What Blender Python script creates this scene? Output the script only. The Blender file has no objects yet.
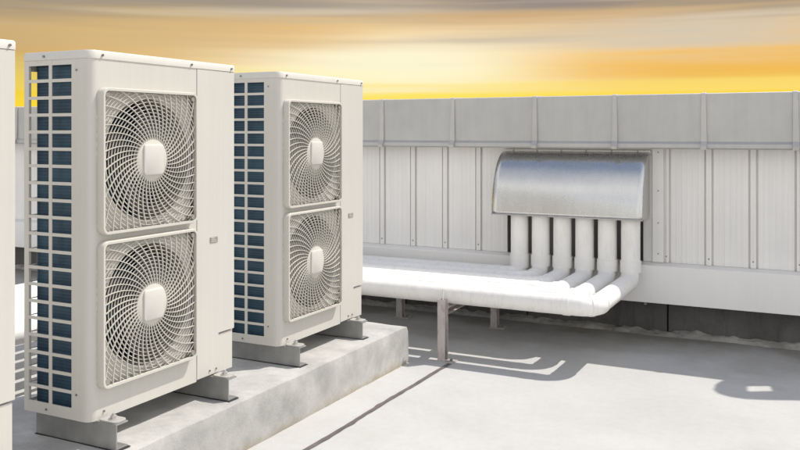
import bpy, bmesh, math, random
from mathutils import Vector, Matrix, noise
random.seed(7)
S = bpy.context.scene
COL = S.collection
PI = math.pi
EXPO = 0.65

# ------------------------------------------------------------------ materials
def new_mat(name):
    m = bpy.data.materials.new(name); m.use_nodes = True
    nt = m.node_tree; b = nt.nodes['Principled BSDF']
    return m, nt, b
def N(nt, typ, **kw):
    n = nt.nodes.new(typ)
    for k, v in kw.items(): setattr(n, k, v)
    return n
def coords(nt, scale=(1,1,1), src='Object'):
    tc = N(nt, 'ShaderNodeTexCoord'); mp = N(nt, 'ShaderNodeMapping')
    mp.inputs['Scale'].default_value = scale
    nt.links.new(tc.outputs[src], mp.inputs['Vector'])
    return mp.outputs['Vector']
def world_coords(nt, scale=(1,1,1)):
    g = N(nt, 'ShaderNodeNewGeometry'); mp = N(nt, 'ShaderNodeMapping')
    mp.inputs['Scale'].default_value = scale
    nt.links.new(g.outputs['Position'], mp.inputs['Vector'])
    return mp.outputs['Vector']
def noise_tex(nt, vec, scale, detail=6, rough=.6, dist=0):
    n = N(nt, 'ShaderNodeTexNoise'); n.inputs['Scale'].default_value = scale
    n.inputs['Detail'].default_value = detail; n.inputs['Roughness'].default_value = rough
    n.inputs['Distortion'].default_value = dist
    nt.links.new(vec, n.inputs['Vector']); return n.outputs['Fac']
def ramp(nt, fac, stops):
    r = N(nt, 'ShaderNodeValToRGB'); e = r.color_ramp.elements
    while len(e) < len(stops): e.new(.5)
    for i, (p, c) in enumerate(stops):
        e[i].position = p
        e[i].color = (c, c, c, 1) if isinstance(c, (int, float)) else (*c, 1)
    nt.links.new(fac, r.inputs['Fac']); return r.outputs['Color']
def mix(nt, fac, a, b, mode='MIX'):
    m = N(nt, 'ShaderNodeMix', data_type='RGBA', blend_type=mode)
    for s, v in ((0, fac), (6, a), (7, b)):
        if isinstance(v, (int, float)): m.inputs[s].default_value = v
        elif isinstance(v, tuple): m.inputs[s].default_value = (*v, 1)
        else: nt.links.new(v, m.inputs[s])
    return m.outputs[2]
def bump(nt, b, h, strength, dist=.01):
    n = N(nt, 'ShaderNodeBump'); n.inputs['Strength'].default_value = strength
    n.inputs['Distance'].default_value = dist
    nt.links.new(h, n.inputs['Height']); nt.links.new(n.outputs['Normal'], b.inputs['Normal'])

def paint(name, c, rough=.4, var=.06, streak=.05, metal=0, spec=.5, bmp=.05, w=False):
    m, nt, b = new_mat(name)
    src = world_coords if w else coords
    v = src(nt); vs = src(nt, (30, 30, .7))
    n1 = noise_tex(nt, v, 3, 5); n2 = noise_tex(nt, vs, 1.5, 4)
    c1 = mix(nt, ramp(nt, n1, [(.3, 1-var), (.7, 1.0)]), (0,0,0), c)
    c1 = mix(nt, 1.0, c1, ramp(nt, n2, [(.35, 1-streak), (.65, 1.0)]), 'MULTIPLY')
    nt.links.new(c1, b.inputs['Base Color'])
    r = ramp(nt, noise_tex(nt, v, 9, 4), [(.3, max(0, rough-.07)), (.7, rough+.1)])
    nt.links.new(r, b.inputs['Roughness'])
    b.inputs['Metallic'].default_value = metal
    b.inputs['Specular IOR Level'].default_value = spec
    if bmp: bump(nt, b, noise_tex(nt, v, 180, 3), bmp, .001)
    return m

M = {}
M['enamel'] = paint('unit_enamel', (.585, .565, .515), .40, .03, .035)
M['enamel2'] = paint('grille_plastic', (.56, .54, .48), .45, .02, .02)
M['lid'] = paint('lid_enamel', (.61, .59, .54), .38, .03, .02)
M['shroud'] = paint('shroud_plastic', (.20, .18, .155), .6, .05, .05)
M['dark'] = paint('dark_inside', (.03, .028, .03), .7, .2, .1)
M['blade'] = paint('fan_blade', (.10, .085, .09), .45, .1, .05)
M['plate'] = paint('label_plate', (.30, .28, .24), .4, .1, .1)
M['screw'] = paint('screw_steel', (.30, .29, .28), .35, .2, .1, metal=.8)
M['panel'] = paint('cladding_paint', (.84, .82, .79), .42, .05, .06, w=True)
M['panel_dark'] = paint('cladding_joint', (.34, .33, .33), .5, .1, .1, w=True)
M['beam'] = paint('skirting_paint', (.86, .84, .81), .5, .04, .02, w=True)
M['collar'] = paint('pipe_tape', (.84, .82, .785), .45, .05, .02, w=True)
M['rod'] = paint('white_rod', (.75, .73, .70), .4, .05, .02)
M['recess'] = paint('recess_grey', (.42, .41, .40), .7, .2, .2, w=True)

# coil: fine fins and rows of tubes
m, nt, b = new_mat('coil_fins'); M['coil'] = m
v = coords(nt)
wv = N(nt, 'ShaderNodeTexWave', bands_direction='Z'); wv.inputs['Scale'].default_value = 24
nt.links.new(v, wv.inputs['Vector'])
wv2 = N(nt, 'ShaderNodeTexWave', bands_direction='DIAGONAL'); wv2.inputs['Scale'].default_value = 130
nt.links.new(coords(nt, (1,1,.001)), wv2.inputs['Vector'])
blotch = noise_tex(nt, v, 9, 4)
c = mix(nt, ramp(nt, blotch, [(.35, 0.0), (.7, 1.0)]), (.017, .048, .085), (.036, .098, .155))
c = mix(nt, ramp(nt, wv.outputs['Fac'], [(.6, 0.0), (1, .35)]), c, (.09, .18, .25))
c = mix(nt, 1.0, c, ramp(nt, wv2.outputs['Fac'], [(0, .55), (.6, 1.0)]), 'MULTIPLY')
nt.links.new(c, b.inputs['Base Color']); b.inputs['Roughness'].default_value = .42
b.inputs['Metallic'].default_value = .25
bump(nt, b, wv2.outputs['Fac'], .3, .002)

# pipe jacket: white wrapped insulation with faint wraps
m, nt, b = new_mat('pipe_jacket'); M['jacket'] = m
v = world_coords(nt)
n1 = noise_tex(nt, v, 5, 5)
c = mix(nt, ramp(nt, n1, [(.3, 0.0), (.7, 1.0)]), (.82, .80, .765), (.87, .855, .825))
st = noise_tex(nt, world_coords(nt, (14, 14, 2.5)), 2.5, 4, .7)
c = mix(nt, ramp(nt, st, [(.5, 0.0), (.74, .4)]), c, (.58, .55, .48))
nt.links.new(c, b.inputs['Base Color']); b.inputs['Roughness'].default_value = .5
bump(nt, b, noise_tex(nt, world_coords(nt, (12, 12, 3)), 3, 3), .35, .006)

# galvanised steel
def galv(name, c1, c2, rough, metal, rust=0, scale=14, bmp=.12, rv=1.0):
    m, nt, b = new_mat(name); v = coords(nt)
    n1 = noise_tex(nt, v, scale*.4, 6)
    c = mix(nt, ramp(nt, n1, [(.3, 0.0), (.7, 1.0)]), c1, c2)
    c = mix(nt, 1.0, c, ramp(nt, noise_tex(nt, coords(nt, (7, 7, .8)), 3, 5), [(.35, .95), (.6, 1.0)]), 'MULTIPLY')
    if rust:
        n2 = noise_tex(nt, coords(nt, (6, 6, 2)), 5, 7, .7)
        c = mix(nt, ramp(nt, n2, [(.5, 0.0), (.68, rust)]), c, (.24, .12, .075))
    nt.links.new(c, b.inputs['Base Color'])
    nt.links.new(ramp(nt, noise_tex(nt, v, 11, 5), [(.3, rough-.08*rv), (.7, rough+.12*rv)]), b.inputs['Roughness'])
    b.inputs['Metallic'].default_value = metal
    if bmp: bump(nt, b, n1, bmp, .003)
    return m
M['galv'] = galv('galvanised_beam', (.22, .22, .215), (.40, .40, .385), .45, .5)
M['galv_post'] = galv('galvanised_post', (.46, .42, .41), (.60, .57, .55), .5, .35, rust=.55)
M['hood'] = galv('hood_sheet', (.58, .58, .57), (.66, .66, .65), .27, .85, scale=2, bmp=0, rv=.15)
M['cap'] = galv('coping_sheet', (.45, .44, .42), (.50, .49, .465), .46, .4, scale=5)
M['cap_strip'] = galv('coping_strip', (.44, .43, .41), (.54, .52, .49), .4, .3, scale=5)

# concretes
def MA0(nt, v):
    m = N(nt, 'ShaderNodeMapRange'); m.inputs['From Min'].default_value = -.10; m.inputs['From Max'].default_value = .02
    nt.links.new(v, m.inputs['Value']); return m.outputs[0]
def concrete(name, dark, light, stain, sscale=1.2, samt=.5, bmp=.25, vertical=False, fine=1.0):
    m, nt, b = new_mat(name); v = world_coords(nt)
    n1 = noise_tex(nt, v, sscale, 8, .65); n2 = noise_tex(nt, v, 22, 8, .7); n3 = noise_tex(nt, v, 120, 3, .6)
    c = mix(nt, ramp(nt, n1, [(.3, 0.0), (.68, 1.0)]), dark, light)
    c = mix(nt, 1.0, c, ramp(nt, n2, [(.25, 1-.14*fine), (.6, 1.0)]), 'MULTIPLY')
    c = mix(nt, 1.0, c, ramp(nt, n3, [(.2, 1-.10*fine), (.55, 1.0)]), 'MULTIPLY')
    s = noise_tex(nt, world_coords(nt, (9, 9, 1.0) if vertical else (1, 1, 1)), 2.2 if vertical else .9, 8, .72, .4)
    c = mix(nt, ramp(nt, s, [(.50, 0.0), (.72, samt)]), c, stain)
    nt.links.new(c, b.inputs['Base Color'])
    b.inputs['Roughness'].default_value = .85; b.inputs['Specular IOR Level'].default_value = .3
    a = N(nt, 'ShaderNodeMath', operation='ADD'); nt.links.new(n2, a.inputs[0]); nt.links.new(n3, a.inputs[1])
    bump(nt, b, a.outputs[0], bmp, .004)
    return m, nt, b, c
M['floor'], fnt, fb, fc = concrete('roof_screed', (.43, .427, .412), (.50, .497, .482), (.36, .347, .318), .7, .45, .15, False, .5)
# dirty band where the floor meets the kerb, ragged, also painting in the shade there
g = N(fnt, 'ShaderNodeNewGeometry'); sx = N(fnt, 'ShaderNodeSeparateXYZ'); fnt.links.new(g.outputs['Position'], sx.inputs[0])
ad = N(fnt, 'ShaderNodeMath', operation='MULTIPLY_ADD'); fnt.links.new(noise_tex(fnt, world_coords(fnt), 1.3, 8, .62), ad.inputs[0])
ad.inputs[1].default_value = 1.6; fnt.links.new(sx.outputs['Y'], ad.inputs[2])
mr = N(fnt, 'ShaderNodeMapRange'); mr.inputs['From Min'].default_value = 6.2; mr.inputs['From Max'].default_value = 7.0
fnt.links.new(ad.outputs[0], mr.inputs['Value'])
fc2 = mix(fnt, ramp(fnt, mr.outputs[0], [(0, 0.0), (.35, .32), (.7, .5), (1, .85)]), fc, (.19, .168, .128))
fnt.links.new(fc2, fb.inputs['Base Color'])
M['plinth'] = None
M['plinth'], pnt, pb, pc = concrete('plinth_concrete', (.33, .325, .31), (.54, .53, .505), (.24, .235, .22), 3.6, .75, .3, False, .8)
pg = N(pnt, 'ShaderNodeNewGeometry'); psx = N(pnt, 'ShaderNodeSeparateXYZ'); pnt.links.new(pg.outputs['Position'], psx.inputs[0])
pa = N(pnt, 'ShaderNodeMath', operation='MULTIPLY_ADD'); pnt.links.new(noise_tex(pnt, world_coords(pnt), 6, 7, .7), pa.inputs[0]); pa.inputs[1].default_value = -.16; pnt.links.new(psx.outputs['Z'], pa.inputs[2])
pc2 = mix(pnt, ramp(pnt, MA0(pnt, pa.outputs[0]), [(0, .75), (.5, .0)]), pc, (.30, .24, .15))
pnt.links.new(pc2, pb.inputs['Base Color'])
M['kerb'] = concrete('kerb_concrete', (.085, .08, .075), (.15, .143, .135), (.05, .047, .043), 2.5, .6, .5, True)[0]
M['mortar'] = concrete('mortar', (.24, .225, .20), (.42, .40, .36), (.07, .065, .06), 5, .95, .9)[0]
M['sealant'] = concrete('sealant', (.10, .085, .08), (.17, .15, .14), (.07, .06, .06), 8, .6, .5)[0]

# ------------------------------------------------------------------ mesh helpers
def obj(name, bm, mat, parent=None, smooth=False, bev=0, segs=2):
    me = bpy.data.meshes.new(name)
    bmesh.ops.recalc_face_normals(bm, faces=bm.faces)
    bm.to_mesh(me); bm.free()
    me.materials.append(mat)
    if smooth:
        for p in me.polygons: p.use_smooth = True
    o = bpy.data.objects.new(name, me); COL.objects.link(o)
    if parent: o.parent = parent
    if bev:
        md = o.modifiers.new('bevel', 'BEVEL'); md.width = bev; md.segments = segs
        md.limit_method = 'ANGLE'; md.angle_limit = math.radians(40)
    if smooth:
        me.set_sharp_from_angle(angle=math.radians(42))
    return o
def thing(name, label, cat, loc=(0,0,0), group=None, rz=0):
    o = bpy.data.objects.new(name, None); COL.objects.link(o)
    o.location = loc; o.rotation_euler = (0,0,rz); o.empty_display_size = .1
    o['label'] = label; o['category'] = cat
    if group: o['group'] = group
    o['kind'] = 'thing'
    return o
def box(bm, x0, x1, y0, y1, z0, z1):
    vs = [bm.verts.new((x, y, z)) for z in (z0, z1) for x, y in ((x0,y0),(x1,y0),(x1,y1),(x0,y1))]
    for f in ((0,3,2,1),(4,5,6,7),(0,1,5,4),(1,2,6,5),(2,3,7,6),(3,0,4,7)):
        bm.faces.new([vs[i] for i in f])
def quad(bm, *pts): bm.faces.new([bm.verts.new(p) for p in pts])
def prism(bm, prof, axis, a, b):
    """closed 2-D profile extruded along an axis ('x': (y,z), 'y': (x,z), 'z': (x,y))"""
    def P(p, t):
        return {'x': (t, p[0], p[1]), 'y': (p[0], t, p[1]), 'z': (p[0], p[1], t)}[axis]
    A = [bm.verts.new(P(p, a)) for p in prof]; B = [bm.verts.new(P(p, b)) for p in prof]
    n = len(prof)
    for i in range(n): bm.faces.new((A[i], A[(i+1)%n], B[(i+1)%n], B[i]))
    bm.faces.new(A); bm.faces.new(B[::-1])
def sweep(bm, pts, prof, up=None, cap=True, closed=False):
    """prof: list of (a,b) offsets in the (side, up) frame carried along pts"""
    pts = [Vector(p) for p in pts]; n = len(pts); rings = []
    side = None
    for i, p in enumerate(pts):
        if closed: t = pts[(i+1) % n] - pts[i-1]
        else: t = pts[min(i+1, n-1)] - pts[max(i-1, 0)]
        t.normalize()
        if up is not None: s = t.cross(up)
        elif side is None:
            s = t.cross(Vector((0,0,1)));
            if s.length < .1: s = t.cross(Vector((0,1,0)))
        else: s = side - t*side.dot(t)
        s.normalize(); side = s; u = s.cross(t)
        rings.append([bm.verts.new(p + s*a + u*b) for a, b in prof])
    k = len(prof)
    for i in range(n if closed else n-1):
        A, B = rings[i], rings[(i+1) % n]
        for j in range(k): bm.faces.new((A[j], A[(j+1)%k], B[(j+1)%k], B[j]))
    if cap and not closed: bm.faces.new(rings[0]); bm.faces.new(rings[-1][::-1])
def circ(r, n): return [(r*math.cos(2*PI*i/n), r*math.sin(2*PI*i/n)) for i in range(n)]
def cyl(bm, p0, p1, r, n=20): sweep(bm, [p0, p1], circ(r, n))
def arc(c, a, b, r, n=8):
    """quarter bend between unit directions a and b round centre c: c + r(cos a + sin b)"""
    c, a, b = Vector(c), Vector(a), Vector(b)
    return [c + (a*math.cos(t) + b*math.sin(t))*r for t in [PI/2*i/n for i in range(n+1)]]
def rrect(x0, x1, y0, y1, r, n=5):
    out = []
    for cx, cy, a0 in ((x1-r, y0+r, -PI/2), (x1-r, y1-r, 0), (x0+r, y1-r, PI/2), (x0+r, y0+r, PI)):
        for i in range(n+1):
            a = a0 + PI/2*i/n; out.append((cx + r*math.cos(a), cy + r*math.sin(a)))
    return out

# ------------------------------------------------------------------ ground
bm = bmesh.new(); quad(bm, (-400,-400,0), (400,-400,0), (400,400,0), (-400,400,0))
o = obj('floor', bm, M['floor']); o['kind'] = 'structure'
# sealed joint across the roof floor, ragged edges
bm = bmesh.new(); L = []; R = []
for i in range(330):
    y = 4.93 - i*.02
    cx = -2.13 + .0*(4.93-y) + .010*noise.noise(Vector((0, y*2.1, 0)))
    wl = .013 + .008*noise.noise(Vector((5, y*14, 0))); wr = .013 + .008*noise.noise(Vector((9, y*13, 3)))
    L.append(bm.verts.new((cx-wl, y, .004))); R.append(bm.verts.new((cx+wr, y, .004)))
for i in range(329): bm.faces.new((L[i], L[i+1], R[i+1], R[i]))
o = obj('floor_joint', bm, M['sealant']); o['kind'] = 'structure'

# ------------------------------------------------------------------ plinth
PX0, PX1, PY0, PY1, PZ = -3.35, -2.375, -1.5, 4.80, .233
bm = bmesh.new()
nx, ny, nz = 20, 126, 6
def pv(x, y, z):
    p = Vector((x, y, z)); w = .0045*noise.noise(p*7) + .003*noise.noise(p*23)
    ex = min(x-PX0, PX1-x, PY1-y) < 1e-4 and z > PZ-1e-4
    d = Vector((w, w, w*.6))
    if z < 1e-4: d.z = -.01
    if ex: d.z -= .006 + .004*abs(noise.noise(p*11)); d.x -= .005*(1 if x > PX1-1e-4 else 0); d.y -= .005*(1 if y > PY1-1e-4 else 0)
    return p + d
cache = {}
def gv(x, y, z):
    k = (round(x,4), round(y,4), round(z,4))
    if k not in cache: cache[k] = bm.verts.new(pv(x, y, z))
    return cache[k]
def grid_face(f, na, nb):
    for i in range(na):
        for j in range(nb):
            bm.faces.new((gv(*f(i/na, j/nb)), gv(*f((i+1)/na, j/nb)), gv(*f((i+1)/na, (j+1)/nb)), gv(*f(i/na, (j+1)/nb))))
LX, LY = PX1-PX0, PY1-PY0
grid_face(lambda a, b: (PX0+LX*a, PY0+LY*b, PZ), nx, ny)
grid_face(lambda a, b: (PX1, PY0+LY*a, PZ*b), ny, nz)
grid_face(lambda a, b: (PX0, PY0+LY*a, PZ*b), ny, nz)
grid_face(lambda a, b: (PX0+LX*a, PY1, PZ*b), nx, nz)
grid_face(lambda a, b: (PX0+LX*a, PY0, PZ*b), nx, nz)
o = obj('concrete_plinth', bm, M['plinth'], smooth=True)
o['label'] = 'long rough grey concrete plinth carrying the three fan units'; o['category'] = 'plinth'; o['kind'] = 'thing'

# ------------------------------------------------------------------ outdoor units
W, D, H = .88, .361, 1.43
def P(x, y, z): return (x + D/2, y - W/2, z)      # unit frame: front x=0, near side y=0 -> centred origin
class LB:                                         # box builder in the unit frame
    def __init__(s): s.bm = bmesh.new()
    def b(s, x0, x1, y0, y1, z0, z1): box(s.bm, x0+D/2, x1+D/2, y0-W/2, y1-W/2, z0, z1); return s
HZ = 1.398; CR = .036
FAN = [(.31, .4045), (.31, 1.0005)]; GY0, GY1 = .035, .585; GH = .286
def make_unit(label):
    t = thing('outdoor_unit', label, 'heat pump unit', (0,0,0), 'outdoor fan units in a row on the plinth')
    # front sheet with the two fan openings; wraps the rounded near corner
    bm = bmesh.new()
    def rect(y0, y1, z0, z1, x=0): quad(bm, P(x,y0,z0), P(x,y1,z0), P(x,y1,z1), P(x,y0,z1))
    cor = [(-CR + CR*math.sin(a), CR - CR*math.cos(a)) for a in [PI/2*i/8 for i in range(9)]]
    y0, y1 = CR, .612
    cuts = [0]
    for cy, cz in FAN: cuts += [cz-.27, cz+.27]
    cuts.append(HZ)
    for i in range(8):
        (xa, ya), (xb, yb) = cor[i], cor[i+1]
        for za, zb_ in zip(cuts, cuts[1:]): quad(bm, P(xa,ya,za), P(xb,yb,za), P(xb,yb,zb_), P(xa,ya,zb_))
    for a, b_ in ((cuts[0], cuts[1]), (cuts[2], cuts[3]), (cuts[4], cuts[5])): rect(y0, y1, a, b_)
    for cy, cz in FAN:
        ya, yb = cy-.262, cy+.262
        rect(y0, ya, cz-.27, cz+.27); rect(yb, y1, cz-.27, cz+.27)
        n = 64; r = .250
        def sq(a):
            c_, s_ = math.cos(a), math.sin(a); k = min(.262/max(abs(c_),1e-9), .27/max(abs(s_),1e-9))
            return cy + k*c_, cz + k*s_
        angs = sorted([2*PI*i/n for i in range(n)] + [math.atan2(s2*.27, s1*.262) % (2*PI) for s1 in (-1,1) for s2 in (-1,1)])
        for i, a in enumerate(angs):
            b2 = angs[(i+1) % len(angs)]
            p, q = sq(a), sq(b2)
            quad(bm, P(0,*p), P(0,*q), P(0, cy+r*math.cos(b2), cz+r*math.sin(b2)), P(0, cy+r*math.cos(a), cz+r*math.sin(a)))
    # base pan and far side, back edges
    bmesh.ops.remove_doubles(bm, verts=bm.verts, dist=1e-5)
    obj('front_panel', bm, M['enamel'], t, smooth=True)
    LB_ = LB().b(-D+.004, -.013, .0125, W-.0125, 0, .03)
    obj('base_pan', LB_.bm, M['enamel'], t, bev=.002)
    # shrouds, fans
    for cy, cz in FAN:
        bm = bmesh.new(); n = 64
        prof = [(.0, .250), (-.012, .240), (-.04, .236), (-.12, .236)]
        rg = [[bm.verts.new(P(x, cy+r*math.cos(2*PI*i/n), cz+r*math.sin(2*PI*i/n))) for i in range(n)] for x, r in prof]
        for A, B in zip(rg, rg[1:]):
            for i in range(n): bm.faces.new((A[i], A[(i+1)%n], B[(i+1)%n], B[i]))
        obj('shroud', bm, M['shroud'], t, smooth=True)
        fan = bmesh.new()
        cyl(fan, P(-.14, cy, cz), P(-.055, cy, cz), .06, 28)
        for k in range(3):
            rows = []
            for i in range(8):
                r = .05 + .175*i/7
                sweep_a = .95 - .15*i/7; a0 = k*2*PI/3 + .5*(i/7)**1.6
                row = []
                for j in range(9):
                    u = j/8; a = a0 + sweep_a*u
                    x = -.075 - .06*u + .012*math.sin(PI*u)
                    row.append(fan.verts.new(P(x, cy + r*math.cos(a), cz + r*math.sin(a))))
                rows.append(row)
            for A, B in zip(rows, rows[1:]):
                for j in range(8): fan.faces.new((A[j], A[j+1], B[j+1], B[j]))
        obj('fan', fan, M['blade'], t, smooth=True)
    # fan guards
    for cy, cz in FAN:
        X0 = .034                                  # how far the guard stands proud
        hw, hh = (GY1-GY0)/2, GH
        bm = bmesh.new()
        out = rrect(cy-hw, cy+hw, cz-hh, cz+hh, .03, 6); inn = rrect(cy-hw+.012, cy+hw-.012, cz-hh+.012, cz+hh-.012, .02, 6)
        mid = rrect(cy-hw+.003, cy+hw-.003, cz-hh+.003, cz+hh-.003, .028, 6)
        loops = [(.001, out), (X0-.005, out), (X0, mid), (X0, inn), (X0-.016, inn)]
        rg = [[bm.verts.new(P(x, *p)) for p in lp] for x, lp in loops]
        n = len(out)
        for A, B in zip(rg, rg[1:]):
            for i in range(n): bm.faces.new((A[i], A[(i+1)%n], B[(i+1)%n], B[i]))
        fr = obj('fan_guard', bm, M['enamel2'], t, smooth=True)
        def dome(r): return X0 - .009 + .004*(1-min(1, r/.3)**2)
        def inside(y, z): return abs(y-cy) < hw-.009 and abs(z-cz) < hh-.009
        bm = bmesh.new()
        r = .090
        while r < .375:                            # rings
            nseg = 72; run = []
            pts = [(cy+r*math.cos(2*PI*i/nseg), cz+r*math.sin(2*PI*i/nseg)) for i in range(nseg)]
            flags = [inside(*p) for p in pts]
            pr = [(-.0012,-.0025),(.0012,-.0025),(.0012,.002),(-.0012,.002)]
            if all(flags):
                sweep(bm, [P(dome(r)-.004, *p) for p in pts], pr, up=Vector((1,0,0)), closed=True)
            else:
                st = next(i for i in range(nseg) if not flags[i])
                for q in range(1, nseg+1):
                    i = (st+q) % nseg
                    if flags[i]: run.append(P(dome(r)-.004, *pts[i]))
                    if (not flags[i] or q == nseg) and run:
                        if len(run) > 1: sweep(bm, run, pr, up=Vector((1,0,0)))
                        run = []
            r += .0148
        nr = 44
        for k in range(nr):                        # swirling ribs, all turning the same way
            run = []
            for i in range(22):
                rr = .086 + .292*i/21
                a = 2*PI*k/nr + 0.68*((rr-.078)/.30)**.95
                y, z = cy + rr*math.cos(a), cz + rr*math.sin(a)
                if not inside(y, z): break
                run.append(P(dome(rr), y, z))
            if len(run) > 1: sweep(bm, run, [(-.0014,-.004),(.0014,-.004),(.0014,.002),(-.0014,.002)], up=Vector((1,0,0)))
        obj('wire_mesh', bm, M['enamel2'], fr)
        bm = bmesh.new()                           # boss: round dish with a rounded square cap
        n = 40
        rg = []
        for x, r_ in ((X0-.022, .090), (X0-.009, .087), (X0-.005, .079)):
            rg.append([bm.verts.new(P(x, cy+r_*math.cos(2*PI*i/n), cz+r_*math.sin(2*PI*i/n))) for i in range(n)])
        for A, B in zip(rg, rg[1:]):
            for i in range(n): bm.faces.new((A[i], A[(i+1)%n], B[(i+1)%n], B[i]))
        bm.faces.new(rg[-1])
        obj('guard_hub', bm, M['enamel2'], fr, smooth=True)
        bm = bmesh.new()
        l1 = rrect(cy-.056, cy+.056, cz-.063, cz+.063, .013, 5); l2 = rrect(cy-.052, cy+.052, cz-.059, cz+.059, .011, 5)
        rg = [[bm.verts.new(P(x, *p)) for p in lp] for x, lp in ((X0-.008, l1), (X0+.001, l1), (X0+.0035, l2))]
        for A, B in zip(rg, rg[1:]):
            for i in range(len(l1)): bm.faces.new((A[i], A[(i+1)%len(l1)], B[(i+1)%len(l1)], B[i]))
        bm.faces.new(rg[-1])
        obj('hub_cap', bm, M['lid'], fr, smooth=True)
        for sy in (-1, 1):
            for sz in (-1, 1):
                bm = bmesh.new(); cyl(bm, P(.004, cy+sy*(hw-.028), cz+sz*(hh-.028)), P(X0-.004, cy+sy*(hw-.028), cz+sz*(hh-.028)), .011, 14)
                obj('screw', bm, M['plate'], fr)
    # service panel on the right of the guards and small lower cover
    bm = bmesh.new()
    ps = [(.615, .006), (.615, HZ-.001), (W, HZ-.001), (W, .186), (.765, .186), (.765, .006)]
    prism(bm, [(P(0,a,0)[1], c_) for a, c_ in ps], 'x', P(-.03,0,0)[0], P(.0015,0,0)[0])
    obj('service_panel', bm, M['enamel'], t, bev=.003)
    l = LB().b(-.03, -.005, .768, W-.006, .0, .180); obj('pipe_cover', l.bm, M['enamel'], t, bev=.004)
    l = LB().b(.0015, .0045,   .703, .755, .609, .634); lab = obj('rating_plate', l.bm, M['plate'], t, bev=.001)
    l = LB()
    for q in range(3): l.b(.0045, .005, .709, .748-.008*q, .613+.008*q, .6155+.008*q)
    obj('plate_print', l.bm, M['enamel'], lab)
    l = LB().b(-D, -.0302, W-.012, W, 0, HZ); obj('far_side_panel', l.bm, M['enamel'], t, bev=.003)
    # louvred near side panel
    l = LB(); zb, pitch, oh = .045, .0672, .0545
    cols = [(-.335, -.222), (-.205, -.097)]
    l.b(-D, -.335, 0, .010, 0, HZ); l.b(-.097, -CR, 0, .004, 0, HZ); l.b(-.222, -.205, 0, .0035, 0, HZ)
    for c0, c1 in cols:
        l.b(c0, c1, 0, .004, 0, zb)
        for k in range(20):
            z = zb + pitch*k + oh
            l.b(c0, c1, .0004, .005, z, min(z + pitch - oh, HZ) if k < 19 else HZ)
    obj('side_louvre', l.bm, M['enamel'], t)
    # back guard
    l = LB(); l.b(-D, -D+.004, .0105, .030, 0, HZ); l.b(-D, -D+.004, .0301, W-.0125, 0, .04); l.b(-D, -D+.004, .0301, W-.0125, HZ-.04, HZ)
    y = .11
    while y < W-.03: l.b(-D, -D+.004, y, y+.006, .0405, HZ-.0405); y += .084
    for k in range(1, 20): l.b(-D+.0045, -D+.008, .0302, W-.013, zb+pitch*k-.006, zb+pitch*k-.002)
    obj('back_guard', l.bm, M['enamel'], t)
    # L-shaped coil
    bm = bmesh.new()
    xc, yc, rc = -.341, .034, .02
    path = [(-.045, yc), (xc+rc, yc)] + [(xc+rc - rc*math.sin(a), yc+rc - rc*math.cos(a)) for a in (.4, .8, 1.2)] + [(xc, yc+rc), (xc, W-.02)]
    path2 = [(-.045, yc+.035), (xc+.035, yc+.035), (xc+.035, W-.02)]
    prof = [P(a, b_, 0)[:2] for a, b_ in path + path2[::-1]]
    prism(bm, prof, 'z', .032, HZ-.003)
    obj('coil', bm, M['coil'], t)
    l = LB().b(-.29, -.04, .60, .612, .031, HZ-.004); obj('shade_sheet', l.bm, M['dark'], t)  # added sheet, near-black colour stands for the shade inside the unit
    # lid
    bm = bmesh.new()
    def lidloop(x0, x1, y0, y1, r, r2):
        out = []
        for cx, cy_, a0, q in ((x1-r, y0+r, -PI/2, r), (x1-r2, y1-r2, 0, r2), (x0+r2, y1-r2, PI/2, r2), (x0+r2, y0+r2, PI, r2)):
            for i in range(8):
                a = a0 + PI/2*i/7; out.append((cx + q*math.cos(a), cy_ + q*math.sin(a)))
        return out
    lo = lidloop(-D-.003, .003, -.003, W+.003, .038, .007)
    hi = lidloop(-D+.001, -.001, .001, W-.001, .034, .006)
    rg = [[bm.verts.new(P(*p, z)) for p in lp] for lp, z in ((lo, HZ), (lo, H-.006), (hi, H))]
    n = len(lo)
    for A, B in zip(rg, rg[1:]):
        for i in range(n): bm.faces.new((A[i], A[(i+1)%n], B[(i+1)%n], B[i]))
    bm.faces.new(rg[0]); bm.faces.new(rg[-1])
    lid = obj('top_cover', bm, M['lid'], t, smooth=True)
    for y in (.06, .575, .855):
        bm = bmesh.new(); cyl(bm, P(.004, y, HZ+.014), P(.0085, y, HZ+.014), .005, 10); obj('screw', bm, M['screw'], lid)
    bm = bmesh.new(); cyl(bm, P(-.245, -.0085, HZ+.014), P(-.245, -.004, HZ+.014), .005, 10); obj('screw', bm, M['screw'], lid)
    for pts in ((P(.0, .07, .028), P(.005, .07, .028)), (P(.001, .70, .028), P(.006, .70, .028)), (P(.001, .745, .028), P(.006, .745, .028)),
                (P(-.235, 0, .02), P(-.235, -.004, .02)), (P(-.07, 0, HZ-.045), P(-.07, -.003, HZ-.045)), (P(-.07, 0, .10), P(-.07, -.003, .10))):
        bm = bmesh.new(); cyl(bm, *pts, .0042, 10); obj('screw', bm, M['screw'], t)
    return t
def dup(root, label, loc):
    r = root.copy(); COL.objects.link(r); r.location = loc; r['label'] = label
    def rec(src, dst):
        for ch in list(src.children):
            c_ = ch.copy(); COL.objects.link(c_); c_.parent = dst; rec(ch, c_)
    rec(root, r); return r
UZ = PZ + .100
def upos(xf, yn): return (xf - D/2, yn + W/2, UZ)
u1 = make_unit('large white twin-fan unit nearest the camera with its whole blue side coil in view')
u1.location = upos(-2.527, 2.362)
u2 = dup(u1, 'farther white twin-fan unit at the end of the plinth beside the pipes', upos(-2.553, 3.65))
u0 = dup(u1, 'white fan unit cut off by the left edge of the photo', upos(-2.522, 1.145))

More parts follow.
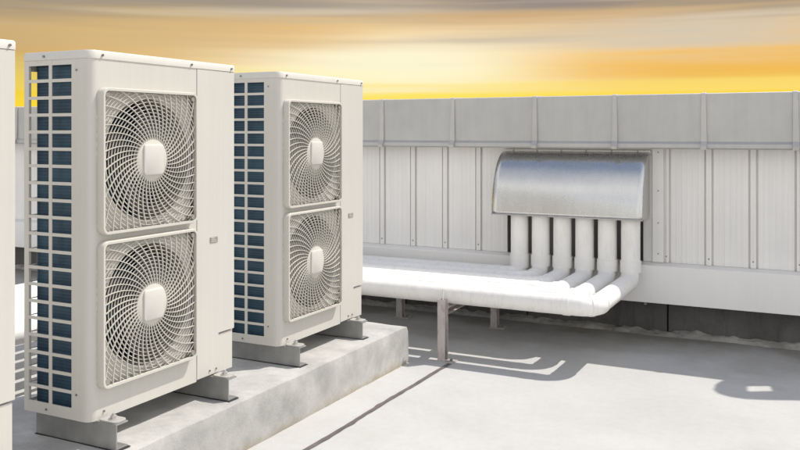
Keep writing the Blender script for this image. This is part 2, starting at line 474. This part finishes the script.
# steel beams under the units
def make_beam(label, X0=-2.86, X1=-2.42):
    t = thing('support_beam', label, 'steel beam', (0,0,0), 'galvanised beams under the fan units')
    h = .0985; w = .062; ln = .435; th = .006
    bm = bmesh.new()
    prof = [(0,0),(w,0),(w,th),(th,th),(th,h-th),(w,h-th),(w,h),(0,h)]
    prof = [(a - w/2, b_) for a, b_ in prof]
    prism(bm, prof, 'x', -ln/2, ln/2)
    obj('channel', bm, M['galv'], t, bev=.0015)
    bm = bmesh.new(); box(bm, -ln/2-.004, ln/2+.008, -w/2-.004, w/2+.006, -.0028, -.0001); obj('pad', bm, M['dark'], t, bev=.001)
    bm = bmesh.new()                                # foot bracket and bolt on the end
    prism(bm, rrect(ln/2-.095, ln/2-.006, -w/2+.002, w/2+.004, .018, 4), 'z', h+.0005, h+.007)
    obj('foot_bracket', bm, M['cap_strip'], t, bev=.001)
    bm = bmesh.new(); cyl(bm, (ln/2-.045, 0, h+.007), (ln/2-.045, 0, h+.010), .019, 18); cyl(bm, (ln/2-.045, 0, h+.010), (ln/2-.045, 0, h+.021), .0125, 6)
    cyl(bm, (ln/2-.045, 0, h+.021), (ln/2-.045, 0, h+.030), .006, 10)
    obj('bolt', bm, M['cap_strip'], t)
    return t
bl = [('steel beam under the near end of the nearest full fan unit', -2.527, 2.362+.062),
      ('steel beam under the far end of the nearest full fan unit', -2.527, 2.362+.735),
      ('steel beam under the near end of the farther fan unit', -2.553, 3.65+.062),
      ('steel beam under the far end of the farther fan unit', -2.553, 3.65+.72),
      ('steel beam under the far end of the cut-off left unit', -2.522, 1.145+.735)]
beam0 = None
for lab, xf, y in bl:
    loc = (xf + .105 - .2175, y, PZ + .003)
    if beam0 is None: beam0 = make_beam(lab); beam0.location = loc
    else: dup(beam0, lab, loc)

# ------------------------------------------------------------------ parapet wall
XA, XB = -16.0, 9.0
wall = thing('parapet_wall', 'low roof wall of pale ribbed panels on a dark kerb with grey metal coping', 'wall', (0, 6.3, 0))
def wobj(name, bm, mat, **kw):
    bmesh.ops.translate(bm, verts=bm.verts, vec=(0, -6.3, 0))
    return obj(name, bm, mat, wall, **kw)
OX0, OX1 = -2.25, -1.214                          # opening under the hood
ZP0, ZP1 = .518, 1.42
pitch = .2872; xr = -1.052                         # rib centres
def panel(x0, x1, ribl=True, z0=ZP0, z1=ZP1):
    """one sheet from the middle of its left joint to its right one"""
    bm = bmesh.new(); Y = 6.28; pts = []
    if ribl:
        pts += [(x0, Y-.010), (x0+.017, Y-.010), (x0+.019, Y+.016), (x0+.028, Y+.016), (x0+.031, Y)]
    else: pts += [(x0, Y)]
    xs = pts[-1][0]; xe = x1-.031 if ribl != 'r' else x1
    nb = 6
    for k in range(1, nb):
        xm = xs + (xe-xs)*k/nb
        pts += [(xm-.004, Y), (xm, Y-.0014), (xm+.004, Y)]
    if ribl != 'r': pts += [(x1-.031, Y), (x1-.028, Y+.016), (x1-.019, Y+.016), (x1-.017, Y-.010), (x1-.0005, Y-.010)]
    else: pts += [(x1, Y)]
    prof = pts + [(pts[-1][0], 6.298), (pts[0][0], 6.298)]
    prism(bm, prof, 'z', z0, z1)
    wobj('wall_panel', bm, M['panel'])
    if ribl:
        bm = bmesh.new(); cyl(bm, (x0, Y-.0135, z0+.045), (x0, Y-.010, z0+.045), .0055, 10); wobj('screw', bm, M['screw'])
k = -1
x = xr
while x < XB: panel(x, x+pitch); x += pitch
x = xr - 5*pitch
panel(x + .0005, OX0, ribl='r')
while x > XA: panel(x-pitch, x); x -= pitch
bm = bmesh.new(); box(bm, OX0+.0005, OX1+.0665, 6.28, 6.298, 1.285, ZP1)   # sheet over the opening
wobj('wall_panel', bm, M['panel'])
bm = bmesh.new(); box(bm, OX1+.067, xr-.0175, 6.262, 6.297, .518, 1.335); wobj('opening_trim', bm, M['panel'], bev=.002)
bm = bmesh.new(); box(bm, OX1, OX1+.0665, 6.279, 6.297, .518, 1.284); wobj('opening_trim', bm, M['panel'], bev=.001)
for z in (1.305, 1.03, .80, .58):
    bm = bmesh.new(); cyl(bm, (OX1+.108, 6.257, z), (OX1+.108, 6.262, z), .005, 10); wobj('screw', bm, M['screw'])
bm = bmesh.new(); box(bm, xr-.0175, xr-.0002, 6.286, 6.297, .518, ZP1); wobj('opening_trim', bm, M['panel'])
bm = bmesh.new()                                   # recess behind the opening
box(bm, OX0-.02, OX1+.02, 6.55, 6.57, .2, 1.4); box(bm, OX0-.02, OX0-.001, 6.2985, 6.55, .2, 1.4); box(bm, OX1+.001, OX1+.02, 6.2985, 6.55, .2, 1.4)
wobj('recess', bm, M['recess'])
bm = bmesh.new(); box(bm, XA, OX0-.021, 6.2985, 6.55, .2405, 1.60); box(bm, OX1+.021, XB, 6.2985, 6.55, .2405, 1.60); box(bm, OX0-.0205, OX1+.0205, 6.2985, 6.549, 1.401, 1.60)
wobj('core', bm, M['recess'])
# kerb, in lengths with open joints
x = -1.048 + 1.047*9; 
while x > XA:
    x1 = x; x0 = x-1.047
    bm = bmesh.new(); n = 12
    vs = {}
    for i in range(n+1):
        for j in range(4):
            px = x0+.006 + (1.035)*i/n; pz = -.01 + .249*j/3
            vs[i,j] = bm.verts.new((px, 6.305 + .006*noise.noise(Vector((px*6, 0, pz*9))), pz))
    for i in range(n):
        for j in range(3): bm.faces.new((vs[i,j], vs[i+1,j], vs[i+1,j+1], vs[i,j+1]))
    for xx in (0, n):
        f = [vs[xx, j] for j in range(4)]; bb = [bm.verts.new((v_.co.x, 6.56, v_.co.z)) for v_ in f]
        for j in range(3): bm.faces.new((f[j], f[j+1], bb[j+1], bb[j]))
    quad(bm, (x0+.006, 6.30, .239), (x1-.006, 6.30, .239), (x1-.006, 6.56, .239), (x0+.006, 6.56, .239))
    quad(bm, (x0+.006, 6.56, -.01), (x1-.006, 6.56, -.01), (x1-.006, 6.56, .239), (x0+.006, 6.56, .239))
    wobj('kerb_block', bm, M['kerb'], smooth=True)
    x = x0
# skirting beam, in long lengths
x = XB; 
for x0, x1 in ((-16, -8.6), (-8.597, -4.9), (-4.897, 1.6), (1.603, 9)):
    bm = bmesh.new()
    prism(bm, [(6.304, .240), (6.180, .240), (6.180, .500), (6.186, .5045), (6.2795, .5165), (6.2975, .5165)], 'x', x0, x1)
    wobj('skirting', bm, M['beam'], bev=.002)
# rough mortar fillet along the kerb foot
bm = bmesh.new(); rows = []
n = 900
for i in range(n+1):
    x = -9 + 13*i/n
    w1 = .080 + .050*noise.noise(Vector((x*2.3, 1, 0))) + .018*noise.noise(Vector((x*9, 4, 0))) + .008*noise.noise(Vector((x*31, 4, 0)))
    hgt = .028 + .016*noise.noise(Vector((x*4, 7, 0))) + .014*noise.noise(Vector((x*17, 2, 0)))
    row = []
    for j in range(7):
        u = j/6
        y = 6.312 - w1*u
        z = hgt*(1-u)**.6 + .018*noise.noise(Vector((x*14, y*34, 3)))*(1-u*.7) + (.006 if 0 < j < 5 else 0)
        if j == 6: z = -.002
        row.append(bm.verts.new((x, y, z)))
    rows.append(row)
for A, B in zip(rows, rows[1:]):
    for j in range(6): bm.faces.new((A[j], A[j+1], B[j+1], B[j]))
wobj('mortar_fillet', bm, M['mortar'])
# coping: sloped sheet with drip edge, in lengths; raised strips over the joints
seams = [-3.277, -2.65, -1.982, -1.388, -.783, -.212]
while seams[0] > XA: seams.insert(0, seams[0]-.62)
while seams[-1] < XB: seams.append(seams[-1]+.6)
def coping(bm, x0, x1, g=0, t=.002):
    f = [(6.560, 1.40), (6.560+g, 1.40), (6.560+g, 1.722+g), (6.155-g*.2, 1.717+g), (6.140-g, 1.711+g), (6.128-g, 1.384), (6.112-g, 1.366), (6.112-g, 1.340), (6.124-g, 1.331), (6.15, 1.331)]
    prism(bm, f if g else f[1:], 'x', x0, x1)
for a, b_ in zip(seams, seams[1:]):
    bm = bmesh.new(); coping(bm, a+.001, b_-.001)
    wobj('coping_sheet', bm, M['cap'], bev=.002)
for s in seams:
    bm = bmesh.new(); f = [(6.562, 1.45), (6.562, 1.7265), (6.150, 1.7215), (6.133, 1.715), (6.113, 1.386), (6.088, 1.350), (6.094, 1.328), (6.104, 1.328), (6.1135, 1.3395)]
    # strip flares outward towards the drip edge
    n = len(f)
    A = [bm.verts.new((s-.015, *p)) for p in f]; B = [bm.verts.new((s+.015 + (.010 if p[1] < 1.4 else 0), *p)) for p in f]
    for i in range(n): bm.faces.new((A[i], A[(i+1)%n], B[(i+1)%n], B[i]))
    bm.faces.new(A); bm.faces.new(B[::-1])
    wobj('joint_strip', bm, M['cap_strip'], bev=.0015)
bm = bmesh.new(); box(bm, -2.80, -2.765, 6.122, 6.13, 1.384, 1.40); 
bm.free()

# ------------------------------------------------------------------ hood
hood = thing('pipe_hood', 'curved shiny sheet metal hood over the row of upright pipes', 'hood', (-1.715, 6.28, .83))
def hobj(name, bm, mat, **kw):
    bmesh.ops.translate(bm, verts=bm.verts, vec=(1.715, -6.28, -.83)); return obj(name, bm, mat, hood, **kw)
HX0, HX1, HZ0, HZ1, HY = -2.268, -1.165, .838, 1.300, 6.275
n = 28; arcp = []
for i in range(n+1):
    a = PI/2*i/n
    arcp.append((HY - .015 - .275*math.sin(a), HZ0 + (HZ1-HZ0)*math.cos(a)))
bm = bmesh.new()
nxs = 26; gr = []
for i, (y, z) in enumerate(arcp):
    row = []
    for j in range(nxs+1):
        x = HX0 + (HX1-HX0)*j/nxs
        w = .0022*noise.noise(Vector((x*3.2, i*.12, 2)))
        row.append(bm.verts.new((x, y-w, z)))
    gr.append(row)
for A, B in zip(gr, gr[1:]):
    for j in range(nxs): bm.faces.new((A[j], A[j+1], B[j+1], B[j]))
o = hobj('curved_sheet', bm, M['hood'], smooth=True)
md = o.modifiers.new('thick', 'SOLIDIFY'); md.thickness = .0025; md.offset = -1
for xx in (HX0+.004, HX1-.006):                     # side cheeks
    bm = bmesh.new()
    prism(bm, [(y+.003, z-.001) for y, z in arcp] + [(HY-.002, HZ0)], 'x', xx, xx+.002)
    hobj('side_cheek', bm, M['cap_strip'])
bm = bmesh.new(); box(bm, HX0, HX1+.003, HY-.022, HY+.0045, HZ1+.0015, HZ1+.018); hobj('top_flange', bm, M['panel'], bev=.001)
for q in range(6):
    bm = bmesh.new(); xx = HX0 + .08 + .188*q; cyl(bm, (xx, HY-.025, HZ1+.010), (xx, HY-.022, HZ1+.010), .006, 10); hobj('screw', bm, M['screw'])
bm = bmesh.new(); cyl(bm, (HX0-.003, arcp[-1][0], HZ0), (HX1+.003, arcp[-1][0], HZ0), .0045, 10); hobj('rolled_edge', bm, M['cap_strip'], smooth=True)
bm = bmesh.new()
prism(bm, [(a, b_) for a, b_ in [(HX1-.004, 0), (HX1+.02, 0), (HX1+.02, .004), (HX1-.004, .004)]], 'z', 0, 0.001); bm.free()

# ------------------------------------------------------------------ pipes
NP = 6; PD = .0615
xs = [-2.083 + .1638*k for k in range(NP)]           # pipe 0 = left
ys = [5.955 - .179*k for k in range(NP)]             # pipe 5 = nearest the camera
VY = 6.085; ZC = .402
xturn = [-3.78 - .182*(5-k) for k in range(NP)]      # where each turns behind the units
names = ['leftmost', 'second from left', 'third from left', 'fourth from left', 'fifth from left', 'rightmost']
tails = ['running along closest to the wall', 'running one place out from the wall', 'running third out from the wall', 'running fourth out from the wall',
         'running just inside the front one', 'running along the sunny front of the bundle']
for k in range(NP):
    X, Y, XT = xs[k], ys[k], xturn[k]
    t = thing('insulated_pipe', f'white lagged pipe, {names[k]} of the six uprights under the hood', 'pipe', (X, VY, 0), 'white lagged pipes from the hood')
    def pobj(name, bm, mat):
        bmesh.ops.translate(bm, verts=bm.verts, vec=(-X, -VY, 0)); return obj(name, bm, mat, t, smooth=True)
    C = circ(PD, 28); CV = circ(.066, 28)
    rb = .10; r1 = min(.10, (VY-Y)/2)
    # head: vertical run turning into the wall
    bm = bmesh.new()
    pts = [(X, VY, ZC+r1+.03), (X, VY, .8), (X, VY, 1.0)] + arc((X, VY+.1, 1.0), (0,-1,0), (0,0,1), .1)[1:] + [(X, 6.545, 1.1)]
    sweep(bm, pts, CV); pobj('upright', bm, M['jacket'])
    bm = bmesh.new(); sweep(bm, [(X, VY, .462 if k else .44), (X, VY, .545)], circ(.0725, 28)); pobj('collar', bm, M['collar'])
    # lower elbow towards the camera and short run
    bm = bmesh.new()
    pts = [(X, VY, .50)] + arc((X, VY-r1, ZC+r1), (0,1,0), (0,0,-1), r1, 10) + arc((X-r1, Y+r1, ZC), (1,0,0), (0,-1,0), r1, 12) + [(X-r1-.02, Y, ZC)]
    q = [pts[0]]
    for p in pts[1:]:
        if (Vector(p)-Vector(q[-1])).length > 1e-4: q.append(p)
    sweep(bm, q, C); pobj('elbow_run', bm, M['jacket'])
    # long run to the left, bend behind the units, run along their backs
    bm = bmesh.new()
    pts = [(X-r1-.01, Y, ZC)]
    nseg = 40; xe = XT + .12
    for i in range(1, nseg): pts.append((X-r1-.01 + (xe-(X-r1-.01))*i/nseg, Y, ZC + .0015*noise.noise(Vector((i*.6, k, 0)))))
    pts += arc((XT+.12, Y-.12, ZC), (0,1,0), (-1,0,0), .12, 10)
    pts += [(XT, Y-.12-(Y+2.5)*i/20, ZC) for i in range(1, 21)]
    sweep(bm, pts, C); pobj('long_run', bm, M['jacket'])
    cs = [X-r1-.035, X-r1-.035-1.9] if k != 5 else [X-r1-.045, X-r1-1.95]
    for cx in cs:
        bm = bmesh.new(); sweep(bm, [(cx, Y, ZC), (cx-.042, Y, ZC)], circ(PD+.0035, 28)); pobj('collar', bm, M['collar'])
    if k >= 2:
        for c_, a_, b_ in (((X-r1, Y+r1, ZC), (1,0,0), (0,-1,0)),):
            q = arc(c_, a_, b_, r1, 12)
            bm = bmesh.new(); sweep(bm, q[5:8], circ(PD+.003, 28)); pobj('joint_band', bm, M['collar'])
    if VY - Y - 2*r1 > .05:
        bm = bmesh.new(); sweep(bm, [(X, Y+r1+.01, ZC), (X, Y+r1+.045, ZC)], circ(PD+.0035, 28)); pobj('collar', bm, M['collar'])

# ------------------------------------------------------------------ pipe supports
def make_support(label):
    """frame across the bundle: two posts and a cross arm; local y runs across the bundle"""
    t = thing('pipe_support', label, 'support stand', (0,0,0), 'steel stands under the pipes')
    def post(y, h, name):
        bm = bmesh.new(); th = .004; w = .0255; d = .028
        prof = [(-w,-d),(w,-d),(w,-d+th),(-w+th,-d+th),(-w+th,d-th),(w-.0,d-th),(w,d),(-w,d)]
        prism(bm, [(a, y+b_) for a, b_ in prof], 'z', .007, h); p = obj('post', bm, M['galv_post'], t, bev=.001)
        bm = bmesh.new(); box(bm, -.034, .085, y-.045, y+.045, 0, .0065); obj('base_plate', bm, M['galv_post'], p, bev=.001)
        for bx in (-.0,):
            bm = bmesh.new(); cyl(bm, (.058, y, .0065), (.058, y, .018), .010, 6); obj('bolt', bm, M['screw'], p)
        return p
    post(0, .392, ''); post(1.03, .330, '')
    bm = bmesh.new()
    prism(bm, [(-.025,.293),(.025,.293),(.025,.297),(-.021,.297),(-.021,.330),(.025,.330),(.025,.3345),(-.025,.3345)], 'y', .030, 1.14)
    arm = obj('arm', bm, M['galv_post'], t, bev=.001)
    bm = bmesh.new(); cyl(bm, (-.004, .012, .34), (-.004, .012, .455), .0045, 10)
    obj('rod', bm, M['rod'], t)
    return t
s0 = make_support('steel stand seen in full in front of the pipes right of the plinth'); s0.location = (-2.195, 4.925, 0); s0.rotation_euler = (0,0,.035)
s1 = dup(s0, 'steel stand behind the farther fan unit with only its rear post in view', (-2.98, 4.925, 0))
s2 = dup(s0, 'steel stand under the pipes behind the nearest fan unit', (-3.72, 3.3, 0)); s2.rotation_euler = (0,0,PI/2)
s3 = dup(s0, 'steel stand under the pipes behind the left unit', (-3.72, 1.7, 0)); s3.rotation_euler = (0,0,PI/2)

# ------------------------------------------------------------------ unseen plate added on the wall out of frame, shaped to cast the floor shadow
lp = thing('shadow_plate', 'unseen metal plate added on the wall, shaped to cast the rounded floor shadow', 'shadow caster', (.62, 6.38, 1.724))
outl = [(.28,1.724),(.33,2.0),(.385,2.28),(.43,2.44),(.50,2.60),(.58,2.72),(.67,2.79),(.76,2.80),(.84,2.72),(.92,2.60),(1.02,2.50),(1.2,2.38),(1.35,2.2),(1.35,1.724)]
hole = [(.53,2.29),(.59,2.15),(.725,2.42),(.66,2.57)]
def hit(poly, c, a):
    d = (math.cos(a), math.sin(a)); best = 1e9
    for i in range(len(poly)):
        p, q = poly[i], poly[(i+1) % len(poly)]
        ex, ey = q[0]-p[0], q[1]-p[1]; den = d[0]*ey - d[1]*ex
        if abs(den) < 1e-9: continue
        t_ = ((p[0]-c[0])*ey - (p[1]-c[1])*ex)/den; u_ = ((p[0]-c[0])*d[1] - (p[1]-c[1])*d[0])/den
        if t_ > 0 and -1e-6 <= u_ <= 1+1e-6: best = min(best, t_)
    return (c[0]+d[0]*best, c[1]+d[1]*best)
hc = (.625, 2.36); n = 96
bm = bmesh.new(); lps = []
for poly, y in ((outl, -.02), (outl, .02), (hole, .02), (hole, -.02)):
    lps.append([bm.verts.new((p[0]-.62, y, p[1]-1.724)) for p in (hit(poly, hc, 2*PI*i/n) for i in range(n))])
for A, B in zip(lps, lps[1:] + lps[:1]):
    for i in range(n): bm.faces.new((A[i], A[(i+1)%n], B[(i+1)%n], B[i]))
obj('plate', bm, M['galv'], lp)
bm = bmesh.new(); box(bm, -.36, .75, -.10, .10, .001, .012); obj('foot', bm, M['galv'], lp, bev=.002)

# ------------------------------------------------------------------ sun and sky
SD = Vector((.42, .50, 1.0)).normalized()
sl = bpy.data.lights.new('sun', 'SUN'); sl.energy = 2.8; sl.angle = math.radians(.55); sl.color = (1, .95, .88)
so = bpy.data.objects.new('sun', sl); COL.objects.link(so)
so.rotation_euler = (-SD).to_track_quat('-Z', 'Y').to_euler()

wd = bpy.data.worlds.new('World'); S.world = wd; wd.use_nodes = True
nt = wd.node_tree; bg = nt.nodes['Background']
sky = N(nt, 'ShaderNodeTexSky', sky_type='NISHITA'); sky.sun_disc = False
sky.sun_elevation = math.asin(SD.z); sky.sun_rotation = math.atan2(SD.x, SD.y)
sky.air_density = 1.0; sky.dust_density = 1.5; sky.ozone_density = 1.0
SKY_STR = .11
def MA(op, a, b=None, c=None, clamp=False):
    n = N(nt, 'ShaderNodeMath', operation=op); n.use_clamp = clamp
    for i, v in enumerate((a, b, c)):
        if v is None: continue
        if isinstance(v, (int, float)): n.inputs[i].default_value = v
        else: nt.links.new(v, n.inputs[i])
    return n.outputs[0]
tc = N(nt, 'ShaderNodeTexCoord'); sp = N(nt, 'ShaderNodeSeparateXYZ'); nt.links.new(tc.outputs['Generated'], sp.inputs[0])
x_, y_, z_ = sp.outputs
GZ = math.radians(26.9)
fwd = MA('ADD', MA('MULTIPLY', x_, -math.sin(GZ)), MA('MULTIPLY', y_, math.cos(GZ)))
rgt = MA('ADD', MA('MULTIPLY', x_, math.cos(GZ)), MA('MULTIPLY', y_, math.sin(GZ)))
az = MA('MULTIPLY', MA('ARCTAN2', rgt, fwd), 180/PI)        # degrees, 0 = middle of the glow
el = MA('MULTIPLY', MA('ARCSINE', z_), 180/PI)
def vec(a, b, c=0.0):
    n = N(nt, 'ShaderNodeCombineXYZ')
    for i, v in enumerate((a, b, c)):
        if isinstance(v, (int, float)): n.inputs[i].default_value = v
        else: nt.links.new(v, n.inputs[i])
    return n.outputs[0]
st1 = noise_tex(nt, vec(MA('MULTIPLY', az, .045), MA('MULTIPLY', el, .55), 3.1), 1.0, 4, .55)
st2 = noise_tex(nt, vec(MA('MULTIPLY', az, .022), MA('MULTIPLY', el, 1.3), 11.3), 1.0, 2, .5)
st3 = noise_tex(nt, vec(MA('MULTIPLY', az, .04), MA('MULTIPLY', el, .75), 27.0), 1.0, 2, .5)
st4 = noise_tex(nt, vec(MA('MULTIPLY', az, .035), MA('MULTIPLY', el, 1.0), 41.0), 1.0, 2, .5)
el2 = MA('ADD', el, MA('ADD', MA('MULTIPLY', MA('SUBTRACT', st1, .5), 3.0), MA('MULTIPLY', MA('SUBTRACT', st2, .5), 3.4)))
t = MA('DIVIDE', el2, 12.0, clamp=True)
def lin(r, g, b): return tuple(((c/255+.055)/1.055)**2.4 if c > 10 else c/255/12.92 for c in (r, g, b))
glow = ramp(nt, t, [(0, lin(255,218,40)), (.20, lin(255,220,50)), (.29, lin(255,224,100)), (.37, lin(253,196,88)), (.50, lin(246,198,122)), (.62, lin(208,176,130)), (.73, lin(168,150,128)), (.90, lin(136,136,144))])
# broad pale centre of the glow
pale = MA('MULTIPLY', MA('EXPONENT', MA('MULTIPLY', MA('MULTIPLY', MA('SUBTRACT', az, -.5), MA('SUBTRACT', az, -.5)), -1/170.0)),
          MA('EXPONENT', MA('MULTIPLY', MA('MULTIPLY', MA('SUBTRACT', el, 5.0), MA('SUBTRACT', el, 5.0)), -1/4.5)))
glow = mix(nt, MA('MULTIPLY', pale, .85), glow, lin(255,250,222))
rt = MA('MULTIPLY', MA('DIVIDE', MA('SUBTRACT', az, 5.0), 8.0, clamp=True), MA('EXPONENT', MA('MULTIPLY', MA('MULTIPLY', MA('SUBTRACT', el, 4.2), MA('SUBTRACT', el, 4.2)), -1/1.6)))
glow = mix(nt, MA('MULTIPLY', rt, .6), glow, lin(243,188,84))
dk = MA('MULTIPLY', ramp(nt, st3, [(.52, 0.0), (.70, .5)]), MA('DIVIDE', MA('SUBTRACT', el, 2.5), 5.5, clamp=True))
glow = mix(nt, dk, glow, lin(124,124,136))
glow = mix(nt, MA('MULTIPLY', ramp(nt, st4, [(.54, 0.0), (.70, .6)]), MA('DIVIDE', MA('SUBTRACT', el, 3.0), 4.0, clamp=True)), glow, lin(236,222,196))
left = MA('MULTIPLY', MA('DIVIDE', MA('SUBTRACT', -6.0, az), 18.0, clamp=True), MA('DIVIDE', MA('SUBTRACT', el, 1.5), 4.0, clamp=True))
glow = mix(nt, MA('MULTIPLY', left, .6), glow, lin(160,145,118))
elj = MA('ADD', el, MA('ADD', MA('MULTIPLY', MA('SUBTRACT', st2, .5), 2.2), MA('MULTIPLY', MA('SUBTRACT', st1, .5), 1.5)))
def patch(a0, sa, e0, se, amt, col):
    global glow
    da = MA('DIVIDE', MA('SUBTRACT', az, a0), sa); de = MA('DIVIDE', MA('SUBTRACT', elj, e0), se)
    f = MA('EXPONENT', MA('MULTIPLY', MA('ADD', MA('MULTIPLY', da, da), MA('MULTIPLY', de, de)), -1.0))
    glow = mix(nt, MA('MULTIPLY', f, amt), glow, lin(*col))
patch(19, 11, 6.3, 1.1, .85, (212,202,184))
patch(20, 12, 4.3, .6, .7, (240,186,88))
patch(24, 14, 2.9, .5, .6, (255,224,130))
patch(8, 9, 7.5, .6, .6, (206,166,118))
patch(11, 6, 9.0, .7, .7, (146,134,132))
patch(-2, 6, 8.3, .5, .5, (214,202,186))
patch(-25, 12, 8.9, .7, .7, (146,146,150))
patch(-18, 10, 6.2, 1.5, .6, (216,184,128))
patch(-7, 6, 6.6, .9, .5, (222,176,104))
patch(0, 9, 4.2, 1.3, .75, (255,251,216))
patch(2, 11, 2.6, .5, .6, (255,228,60))
gs = N(nt, 'ShaderNodeVectorMath', operation='SCALE'); nt.links.new(glow, gs.inputs[0]); gs.inputs['Scale'].default_value = 1/(2**EXPO)
# clear sky with soft white cloud above and behind
cl = noise_tex(nt, vec(MA('MULTIPLY', az, .03), MA('MULTIPLY', el, .09), 5.0), 1.0, 6, .55)
sk = N(nt, 'ShaderNodeVectorMath', operation='SCALE'); nt.links.new(sky.outputs[0], sk.inputs[0]); sk.inputs['Scale'].default_value = SKY_STR
clf = MA('MULTIPLY', ramp(nt, cl, [(.34, 0.0), (.54, .9)]), MA('DIVIDE', MA('SUBTRACT', 62.0, el), 25.0, clamp=True))
sky2 = mix(nt, clf, sk.outputs[0], (.86, .83, .79))
wv_ = MA('MULTIPLY', MA('DIVIDE', MA('SUBTRACT', 22.0, el), 12.0, clamp=True), MA('DIVIDE', MA('ADD', fwd, .15), .45, clamp=True))
fin = mix(nt, wv_, sky2, gs.outputs[0])
nt.links.new(fin, bg.inputs['Color']); bg.inputs['Strength'].default_value = 1.0

# ------------------------------------------------------------------ camera
cd = bpy.data.cameras.new('camera'); co = bpy.data.objects.new('camera', cd); COL.objects.link(co); S.camera = co
cd.sensor_width = 36; cd.lens = 36*851/800; cd.shift_y = -92/800
cd.clip_start = .05; cd.clip_end = 2000
co.location = (0, 0, 1.443); co.rotation_euler = (PI/2, 0, GZ)

S.view_settings.view_transform = 'Standard'; S.view_settings.look = 'None'
S.view_settings.exposure = EXPO; S.view_settings.gamma = 1; S.view_settings.use_curve_mapping = False
